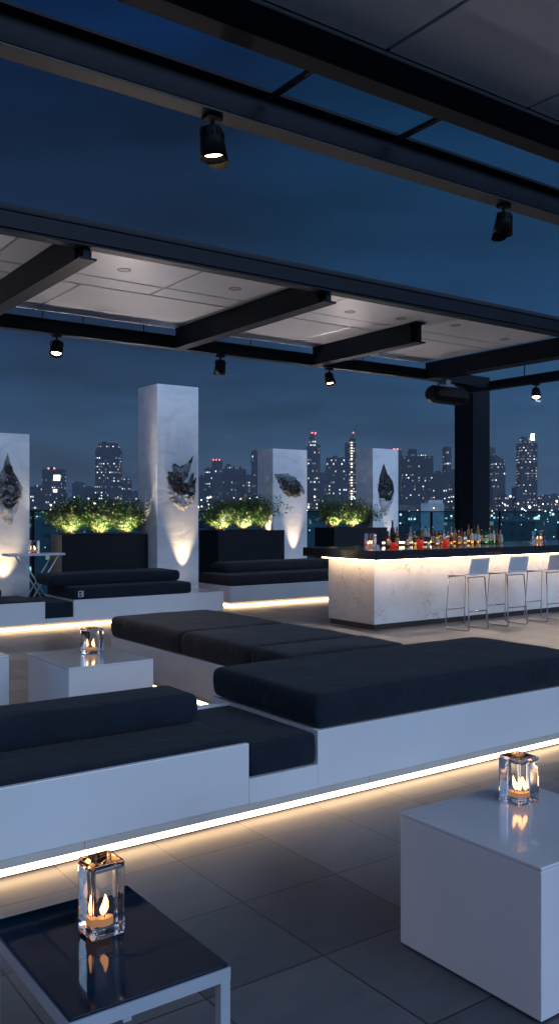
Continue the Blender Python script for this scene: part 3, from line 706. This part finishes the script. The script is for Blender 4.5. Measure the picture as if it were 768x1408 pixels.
def shrub_meshes(seed):
    rn = random.Random(seed); st = bmesh.new(); lf = bmesh.new()
    for k in range(20):
        a = rn.uniform(0, 6.28); sp = rn.uniform(.05, .27); h = rn.uniform(.34, .58)
        p = [Vector((math.cos(a)*.02, math.sin(a)*.02, 0))]
        for i in range(1, 5):
            f = i/4; p.append(Vector((math.cos(a)*(sp*f**.8)+rn.uniform(-.012, .012), math.sin(a)*(sp*f**.8)+rn.uniform(-.012, .012), h*f)))
        tube(st, p, .006, 5, .002)
        for i in range(3):
            q = p[2+i % 3]; d = Vector((rn.uniform(-1, 1), rn.uniform(-1, 1), rn.uniform(.2, 1))).normalized()*rn.uniform(.08, .16)
            tube(st, [q, q+d*.5, q+d], .003, 4, .001); p.append(q+d)
        for q in range(230):
            i = rn.choice(range(1, 4)) if rn.random() < .72 else rn.choice(range(4, len(p)-1)); 
            if i < 4: f = rn.random()**.7; c = p[i].lerp(p[i+1], f)
            else: c = p[i+1]*1.0
            if c.z < .20 and rn.random() < .8-2*c.z: continue
            spd = .03 + .06*min(1, c.z/.3)
            c = c+Vector((rn.gauss(0, spd), rn.gauss(0, spd), rn.gauss(0, .03)))
            L_ = rn.uniform(.028, .054); d = Vector((rn.gauss(0, 1), rn.gauss(0, 1), rn.uniform(-.2, 1.4))).normalized()
            s_ = d.cross(Vector((rn.gauss(0, 1), rn.gauss(0, 1), rn.gauss(0, 1)))).normalized()*L_*.26; n_ = d.cross(s_)*.25
            v = [lf.verts.new(c), lf.verts.new(c+d*L_*.5+s_+n_), lf.verts.new(c+d*L_), lf.verts.new(c+d*L_*.5-s_+n_)]
            lf.faces.new(v)
    return st, lf
def planter(x0, x1, y0, y1, h, plbl, where, seeds, endmat=None):
    cx, cy_ = (x0+x1)/2, (y0+y1)/2; a, b = (x1-x0)/2, (y1-y0)/2
    t = thing('planter', plbl, 'planter', (cx, cy_, 0), 0, 'tall charcoal planters')
    bm = bmesh.new(); w = .025
    box(bm, -a, a, -b, -b+w, 0, h); box(bm, -a, a, b-w, b, 0, h); box(bm, a-w, a, -b+w, b-w, 0, h)
    if not endmat: box(bm, -a, -a+w, -b+w, b-w, 0, h)
    obj('box', bm, M['planter'], t)
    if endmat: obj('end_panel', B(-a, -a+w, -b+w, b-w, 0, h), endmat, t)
    obj('soil', B(-a+w, a-w, -b+w, b-w, h-.12, h-.05), M['soil'], t)
    n = len(seeds)
    for i, s_ in enumerate(seeds):
        sx_ = x0+(i+.5)*(x1-x0)/n+random.uniform(-.03, .03); 
        who = ('leftmost', 'middle', 'rightmost')[i]
        p = thing('shrub', '%s green shrub glowing from below in the planter %s' % (who, where), 'shrub', (sx_, cy_, h-.05), random.uniform(0, 6), 'shrubs lit from below in the planters')
        st, lf = shrub_meshes(s_); k = random.uniform(.95, 1.1)
        obj('branches', st, M['stem'], p, True); obj('foliage', lf, M['leaf'], p); p.scale = (k*1.25, k*1.15, k*random.uniform(.92, 1.14))
        uplight(sx_-.05, cy_-.225, h-.049, 62, (0, .5, 1), '%s uplight among the shrubs in the planter %s' % (who, where), 120, (1, .86, .56), 'uplights in the planters', .03, .5)
planter(5.25, 6.73, 13.2, 13.75, 1.26, 'charcoal planter with warm light painted on its end, left of the tall white column', 'left of the tall white column', (1, 2, 3), M['planter_end'])
planter(8.78, 10.33, 14.3, 15.0, 1.27, 'charcoal planter right of the tall white column', 'right of the tall white column', (4, 5, 6))
planter(12.26, 13.83, 15.1, 15.8, 1.28, 'charcoal planter behind the left end of the bar', 'behind the left end of the bar', (7, 8, 9))

# ------------------------------------------------------------------ sculpted white columns
def relief(Y, pts, parent, name, m, depth=.05, seed=0, rings=16, off=0.0, frac=.05, hollow=False):
    # polar patch over an outline given in column-face coordinates (X, Z)
    cx = sum(p[0] for p in pts)/len(pts); cz = sum(p[1] for p in pts)/len(pts); bm = bmesh.new()
    out_ = []
    for i, p in enumerate(pts):  # subdivide and roughen the outline
        q = pts[(i+1) % len(pts)]; n_ = max(2, int(math.hypot(q[0]-p[0], q[1]-p[1])/.012))
        for k in range(n_):
            f = k/n_; x = p[0]+(q[0]-p[0])*f; z = p[1]+(q[1]-p[1])*f
            nn = noise.noise((x*14+seed, z*14, seed*3.1))*frac*.5+noise.noise((x*45+seed, z*45, seed))*frac*.28
            d = Vector((x-cx, z-cz)).normalized(); out_.append((x+d.x*nn, z+d.y*nn))
    prev = None; R_ = []
    for r in range(rings+1):
        f = r/rings; row = []
        for (x, z) in out_:
            px_, pz = cx+(x-cx)*f, cz+(z-cz)*f
            base = (1-f**4)*depth*.6
            nn = noise.fractal((px_*6+seed, pz*6, seed*1.7), .9, 2.1, 3)
            ridge = abs(noise.noise((px_*16+seed*2, pz*16, 4)))
            y = base*(.55+.9*nn)+ridge*depth*.6*(1-f**4)
            row.append(bm.verts.new((px_, Y-off*.5-.002-max(0, y) if f < 1 else Y-.0005-off*.25, pz)))
        R_.append(row)
    n_ = len(out_)
    for r in range(rings):
        for i in range(n_):
            j = (i+1) % n_
            try: bm.faces.new((R_[r][i], R_[r][j], R_[r+1][j], R_[r+1][i]))
            except ValueError: pass
    bmesh.ops.remove_doubles(bm, verts=bm.verts, dist=.0004)
    return obj(name, bm, m, parent, True)
def fp(Y, px, py):  # face point from a position read off the photograph
    u = (px-384)/1210; D = Y/(.8139-.581*u); return (D*(.581+u*.8139), EYE+(706-py)*D/1210)
def column(x0, x1, Y, dep, h, lbl):
    t = thing('sculpture_column', lbl, 'column', (0, 0, 0), 0, 'white sculpted columns')
    obj('shaft', B(x0, x1, Y, Y+dep, 0, h, bev=.006), M['plaster'], t)
    return t
Y = 13.5
c1 = column(3.35, pos(41, Y), Y, .65, EYE+(706-597)*14.2/1210*.97, 'white sculpted column at the left edge with a pointed torn leaf relief')
relief(Y, [fp(Y, *p) for p in ((11, 622), (15, 634), (18, 648), (27, 660), (32, 672), (31, 686), (25, 700), (19, 712), (16, 724), (8, 718), (-2, 706), (-8, 690), (-10, 672), (-4, 656), (4, 642))], c1, 'relief_pale', M['art_white'], .05, 3, frac=.02)
relief(Y, [fp(Y, *p) for p in ((11, 625), (14, 636), (18, 648), (26, 661), (31, 673), (29, 684), (20, 690), (12, 698), (4, 694), (-6, 684), (-8, 672), (-2, 656), (5, 642))], c1, 'relief_dark', M['art2'], .07, 8, off=.03, frac=.03)
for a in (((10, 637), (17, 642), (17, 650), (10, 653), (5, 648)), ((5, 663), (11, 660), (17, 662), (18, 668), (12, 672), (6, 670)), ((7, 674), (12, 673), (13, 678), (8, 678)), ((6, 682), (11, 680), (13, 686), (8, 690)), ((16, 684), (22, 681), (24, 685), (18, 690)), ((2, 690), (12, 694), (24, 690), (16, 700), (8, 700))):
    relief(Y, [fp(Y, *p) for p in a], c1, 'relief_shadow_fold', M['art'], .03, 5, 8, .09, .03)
Y = 12.9
c2 = column(6.75, 7.53, Y, .69, 3.73, 'tallest white sculpted column with a layered torn petal relief')
relief(Y, [fp(Y, *p) for p in ((231, 664), (238, 676), (250, 680), (262, 676), (269, 668), (268, 690), (258, 698), (252, 703), (244, 698), (233, 690), (230, 676))], c2, 'relief_pale', M['art_white'], .06, 2, frac=.04)
for i, (a, mm, o_) in enumerate((
    (((236, 640), (240, 637), (246, 642), (252, 640), (258, 636), (266, 626), (262, 640), (258, 656), (250, 668), (240, 658)), 'art2', .015),
    (((228, 656), (236, 656), (246, 662), (252, 674), (240, 674), (231, 666)), 'art2', .02),
    (((256, 668), (262, 652), (266, 650), (264, 662), (270, 656), (267, 670), (269, 678), (258, 682)), 'art2', .02),
    (((230, 648), (238, 650), (244, 658), (238, 664), (232, 656)), 'art2', .03),
    (((232, 666), (242, 662), (254, 668), (264, 674), (258, 682), (246, 680), (236, 676)), 'art', .035),
    (((240, 652), (248, 649), (253, 656), (249, 664), (241, 660)), 'art', .045),
    (((246, 664), (256, 664), (260, 672), (250, 674)), 'art', .05),
    (((252, 678), (262, 676), (267, 680), (258, 686)), 'art', .05))):
    relief(Y, [fp(Y, *p) for p in a], c2, 'relief_petal', M[mm], .045, 20+i, 10, o_, .03)
Y = 14.3
c3 = column(10.05, 10.9, Y, .55, 2.89, 'white sculpted column behind the middle sofa with a slanted dark leaf relief')
relief(Y, [fp(Y, *p) for p in ((377, 652), (386, 651), (396, 651), (406, 658), (413, 664), (418, 674), (417, 680), (408, 684), (396, 683), (388, 676), (382, 664))], c3, 'relief_pale', M['art2'], .07, 31, frac=.07)
relief(Y, [fp(Y, *p) for p in ((383, 656), (392, 660), (404, 664), (414, 674), (410, 680), (398, 682), (390, 674))], c3, 'relief_dark', M['art'], .05, 33, 10, .06, .06)
Y = 15.2
c4 = column(13.48, 14.27, Y, .59, 3.10, 'white sculpted column behind the bar with a teardrop relief')
relief(Y, [fp(Y, *p) for p in ((527, 638), (532, 650), (541, 664), (542, 676), (539, 690), (533, 702), (529, 710), (524, 700), (520, 688), (519, 674), (521, 656))], c4, 'relief_pale', M['art_white'], .04, 42, frac=.02)
relief(Y, [fp(Y, *p) for p in ((527, 637), (531, 650), (539, 662), (541, 676), (537, 688), (529, 692), (521, 684), (519, 672), (521, 656))], c4, 'relief_dark', M['art'], .06, 43, 12, .03, .03)

# warm uplights on short stakes at the feet of the columns
for x, y, z, en, lbl, size in ((4.42, 13.30, .24, 85, 'uplight at the foot of the leftmost column', 54), (7.22, 12.74, .38, 115, 'uplight at the foot of the tallest column', 44),
                      (10.55, 14.14, .5, 110, 'uplight at the foot of the column behind the middle sofa', 38), (13.95, 15.04, .8, 12, 'uplight at the foot of the column behind the bar', 50)):
    u_ = uplight(x, y, z, en, (0, .13, 1), lbl, size, soft=.012, blend=.9)
    obj('stake', B(-.01, .01, -.01, .01, -z, -.001), M['black'], u_)
# unseen floods added behind the sofas and planters to brighten the canopy ceilings
for x, y, z, en, lbl in ((1.3, 12.9, .55, 460, 'added floodlight behind the far sofa, left of the folding table'), (6.2, 12.82, .70, 460, 'added floodlight standing between the far sofa and the tallest column'), (11.6, 13.9, .5, 460, 'added floodlight on the floor behind the bar')):
    u_ = uplight(x, y, z, en, (.0, -.75, 1), lbl, 112, (1, .88, .86), 'added floodlights aimed at the canopy ceiling', .06, 1.0)
    obj('stake', B(-.01, .01, -.01, .01, -z, -.001), M['black'], u_)

# ------------------------------------------------------------------ glass balustrade
t = thing('glass_balustrade', 'dark tinted glass balustrade with black handrail along the roof edge', 'balustrade', (0, 0, 0))
obj('handrail', B(-2, 29, 16.0, 16.06, 1.63, 1.66, bev=.004), M['black'], t)
obj('base_rail', B(-2, 29, 15.99, 16.07, 0, .08), M['black'], t)
for k in range(12):
    x = -2+k*2.6; obj('glass_pane', B(x+.03, x+2.57, 16.024, 16.036, .081, 1.629), M['rail_glass'], t); obj('baluster', B(x-.02, x+.02, 16.0, 16.06, .081, 1.629), M['black'], t)

# ------------------------------------------------------------------ city
CITY = [  # x0, x1, top row, distance, base colour, cell, lit share, label, extras
 (41, 59, 669, 900, 'low dark block just right of the leftmost white column', {}),
 (58, 84, 645, 760, 'dark office block with bright sign near its top, left part of skyline', {'sign': 1, 'beacon': 1}),
 (99, 113, 664, 1100, 'small plain block between the signed office block and the tall slab', {'p': .03}),
 (113, 131, 670, 1000, 'wide low block touching the left side of the rounded slab tower', {}),
 (131, 163, 609, 800, 'tall rounded slab tower left of the tallest white column', {'round': 1, 'p': .26}),
 (163, 177, 660, 900, 'narrow bright topped block right of the rounded slab tower', {'p': .25}),
 (177, 196, 676, 1300, 'low distant block hidden partly by the tallest white column', {}),
 (273, 282, 655, 1000, 'thin block just right of the tallest white column', {}),
 (281, 292, 644, 900, 'mid height block left of the red topped tower', {'p': .24}),
 (291, 305, 633, 1000, 'stepped tower with red top lights right of the tallest white column', {'beacon': 2}),
 (306, 323, 641, 850, 'broad well lit block right of the red topped tower', {'p': .2}),
 (323, 338, 645, 900, 'dark block with few lights, second left from the slim tower', {'p': .04}),
 (336, 346, 653, 1100, 'short block touching the slim tower beside the white column', {}),
 (345, 358, 620, 1000, 'slim tower half hidden by the white column behind the middle sofa', {}),
 (422, 440, 611, 900, 'spired tower with stepped crown right of the white column behind the sofa', {'crown': (426, 435, 596), 'beacon': 1, 'p': .28}),
 (439, 450, 650, 1200, 'low block between the spired tower and the wide dark slab', {}),
 (448, 477, 629, 850, 'wide dark slab left of the crane tower', {'p': .2}),
 (474, 481, 609, 1000, 'needle thin dark tower left of the crane tower', {'p': .05}),
 (480, 489, 603, 950, 'tower under construction with crane and a column of lights', {'crane': 1, 'p': .5}),
 (535, 552, 618, 1000, 'dark tower with red light behind the column by the bar', {'beacon': 1, 'p': .08}),
 (553, 595, 627, 700, 'broad apartment tower with many lit windows left of the steel post', {'crown': (562, 573, 617), 'p': .26}),
 (595, 616, 650, 800, 'lower dark block right of the broad apartment tower', {'p': .12}),
 (613, 620, 614, 950, 'slim spire tower just left of the steel post', {'p': .2}),
 (616, 632, 648, 900, 'stepped block partly hidden by the steel post, left side', {'p': .3}),
 (660, 680, 615, 1000, 'tower emerging from the right side of the steel post', {'p': .15}),
 (677, 694, 629, 850, 'tower with sloping top right of the steel post', {'slope': 1, 'p': .22}),
 (688, 704, 683, 700, 'low brightly lit block left of the beacon tower', {'p': .5}),
 (715, 738, 609, 850, 'beacon tower with a bright white light on top, right skyline', {'crown': (719, 731, 600), 'lamp': 1, 'p': .3}),
 (709, 717, 669, 840, 'low annex at the left foot of the beacon tower', {'p': .1}),
 (740, 756, 684, 900, 'low block right of the beacon tower', {'p': .35}),
 (754, 775, 680, 1000, 'low block at the right edge of the skyline', {'p': .3}),
]
FW = Vector((.581, .8139, 0)); RT = Vector((.8139, -.581, 0))
redb = emis('red_beacon', (1, .12, .12), 6); whb = emis('white_roof_lamp', (.8, .95, 1), 14); sgn = emis('roof_sign', (1, .9, .6), 3)
for i, (xa, xb, yt, D, lbl, ex) in enumerate(CITY):
    w = (xb-xa)*D/1210; zt = EYE+(706-yt)*D/1210; cx = ((xa+xb)/2-384)*D/1210
    p = FW*D+RT*cx; rz = -math.atan2(.581, .8139)+(random.uniform(-.08, .08))
    t = thing('city_tower', 'far '+lbl, 'building', (p.x, p.y, -70), rz, 'city towers on the skyline')
    k = D/850; H = zt+70
    sh = random.uniform(.8, 1.25)
    fm = facade('facade_%d' % i, (.03*sh, .042*sh, .062*sh), 2.0*k, 3.1*k*random.choice((1, 1.15, .9)), ex.get('p', .14)*.85, i*3+1, .5, .48)
    d = max(w*.8, 18)
    bm = bmesh.new()
    if ex.get('round'):
        box(bm, -w/2, w/2, 0, d, 0, H-6)
        box(bm, -w/2+1.2, w/2-1.2, 1, d-1, H-6, H-2.5); box(bm, -w/2+2.6, w/2-2.6, 2, d-2, H-2.5, H)
    else: box(bm, -w/2, w/2, 0, d, 0, H)
    if ex.get('slope'):
        for v in bm.verts:
            if v.co.z > H-1: v.co.z += (v.co.x < 0)*4.5-(v.co.x > 0)*3
    obj('tower_body', bm, fm, t)
    bm = bmesh.new(); rn = random.Random(i)
    if w > 7 and not ex.get('slope'):
        for _ in range(2):
            a = rn.uniform(-w*.35, w*.1); b = a+rn.uniform(.15, .3)*w; box(bm, a, b, d*.3, d*.6, H+.01, H+rn.uniform(1, 2.6))
        obj('roof_plant', bm, fm, t)
    else: bm.free()
    top = H
    if ex.get('crown'):
        a, b, c = ex['crown']; a = (a-(xa+xb)/2)*D/1210; b = (b-(xa+xb)/2)*D/1210; top = EYE+(706-c)*D/1210+70
        obj('crown', B(a, b, d*.2, d*.8, H+.01, top), fm, t)
    if ex.get('beacon'):
        for q in range(3 if ex['beacon'] == 2 else 2):
            x = (q-.5)*w*.3-(.2*w if ex['beacon'] == 2 else 0) if not ex.get('crown') else (q-.5)*w*.25
            obj('beacon', B(x-.6, x+.6, -.6, .2, top+.02, top+1.2), redb, t)
    if ex.get('sign'):
        obj('roof_sign', B(w*.12, w*.46, -.5, -.1, H-10, H-5), sgn, t); obj('roof_sign', B(w*.1, w*.3, -.5, -.1, H-20, H-17.5), sgn, t)
    if ex.get('lamp'):
        obj('roof_lamp', B(w*.16, w*.34, d*.1, d*.15, top-3.5, top+2.5), whb, t)
    if ex.get('crane'):
        bm = bmesh.new(); tube(bm, [(w*.1, 5, H), (w*.1, 5, H+6)], .5, 6); tube(bm, [(-w*.1, 5, H+4), (w*.9, 5, H+18)], .35, 6); obj('crane', bm, M['steel_lt'], t)
        bm = bmesh.new(); rn = random.Random(3)
        for q in range(26):
            if rn.random() < .75: box(bm, -w*.32, -w*.02, -.4, -.2, H-5-q*2.9, H-3.7-q*2.9)
        obj('work_lights', bm, emis('work_lamps', (1, .85, .6), 2.5), t); obj('beacon', B(w*.1-.6, w*.1+.6, 4, 4.4, H+6.02, H+7.4), redb, t)
# pale lit low building seen through the balustrade, near the steel post
D = 260; p = FW*D+RT*((594-384)*D/1210)
t = thing('low_building', 'pale low block seen through the glass balustrade left of the steel post', 'building', (p.x, p.y, -70), -math.atan2(.581, .8139))
zt = EYE+(706-692)*D/1210+70
obj('wall', B(-3.4, 3.4, 0, 9, 0, zt), mat('pale_render', (.35, .42, .45), .7, var=.2, vscale=.5), t); obj('penthouse', B(-1, 3.2, 1, 8, zt+.01, zt+1), mat('pale_cap', (.5, .55, .6), .6), t)
# the mass of low roofs below the skyline
bm = bmesh.new(); rn = random.Random(11)
for k in range(900):
    D = 240*(5.5**rn.random()); s_ = rn.uniform(-.42, .42)*D; q = FW*D+RT*s_
    topz = EYE-(rn.uniform(.0, 1)**1.0)*D*.055*(1 if D < 700 else .6)+(rn.uniform(0, .012)*D if D > 500 else -2)
    topz = min(topz, EYE+.022*D); w = rn.uniform(8, 26)*(.6+D/900); d = rn.uniform(8, 20)
    topz = max(topz, -62)
    r = bmesh.ops.create_cube(bm, size=1, matrix=Matrix.Translation((q.x, q.y, (topz-70)/2)) @ Matrix.Rotation(rn.choice((0, .3, -.5, -.62)), 4, 'Z') @ Matrix.Diagonal((w, d, topz+70, 1)))
tag(obj('city_blocks', bm, facade('facade_lowrise', (.07, .10, .115), 2.2, 3.0, .13, 77, .5, .7, .4)), 'dark mass of low city roofs with scattered lit windows below the skyline', 'city', kind='stuff')
# street lamps and signs glimmering between the roofs
bm = bmesh.new()
for k in range(800):
    D = 160*(7**rn.random()); s_ = rn.uniform(-.40, .40)*D; q = FW*D+RT*s_; z = EYE-rn.uniform(-.02, .055)*D*(1 if D < 600 else .45)
    r_ = rn.choice((.0005, .0006, .0008, .0012))*D
    if rn.random() < .12 and s_ > .26*D: r_ *= 2
    bmesh.ops.create_icosphere(bm, subdivisions=1, radius=r_, matrix=Matrix.Translation((q.x, q.y, z)))
    for f in bm.faces[-20:]: f.material_index = k % 4
tag(obj('city_lights', bm, [emis('street_glow_%d' % i, c, s) for i, (c, s) in enumerate((((1, .82, .55), 5), ((.8, .95, 1), 5), ((1, .6, .3), 4), ((.75, 1, .9), 4)))]), 'scattered street and sign lights between the far city roofs', 'lights', kind='stuff')

# ------------------------------------------------------------------ evening haze over the city
hz_ = bpy.data.materials.new('evening_haze'); hz_.use_nodes = True; ht = hz_.node_tree; ht.nodes.clear()
ho = ht.nodes.new('ShaderNodeOutputMaterial'); hv = ht.nodes.new('ShaderNodeVolumePrincipled'); hv.inputs['Color'].default_value = (.62, .80, 1, 1); hv.inputs['Density'].default_value = .00027
hv.inputs['Anisotropy'].default_value = .2
ht.links.new(hv.outputs[0], ho.inputs['Volume'])
tag(obj('haze', B(-8100, 8100, -8100, 8100, -72, 118), hz_), kind='stuff')
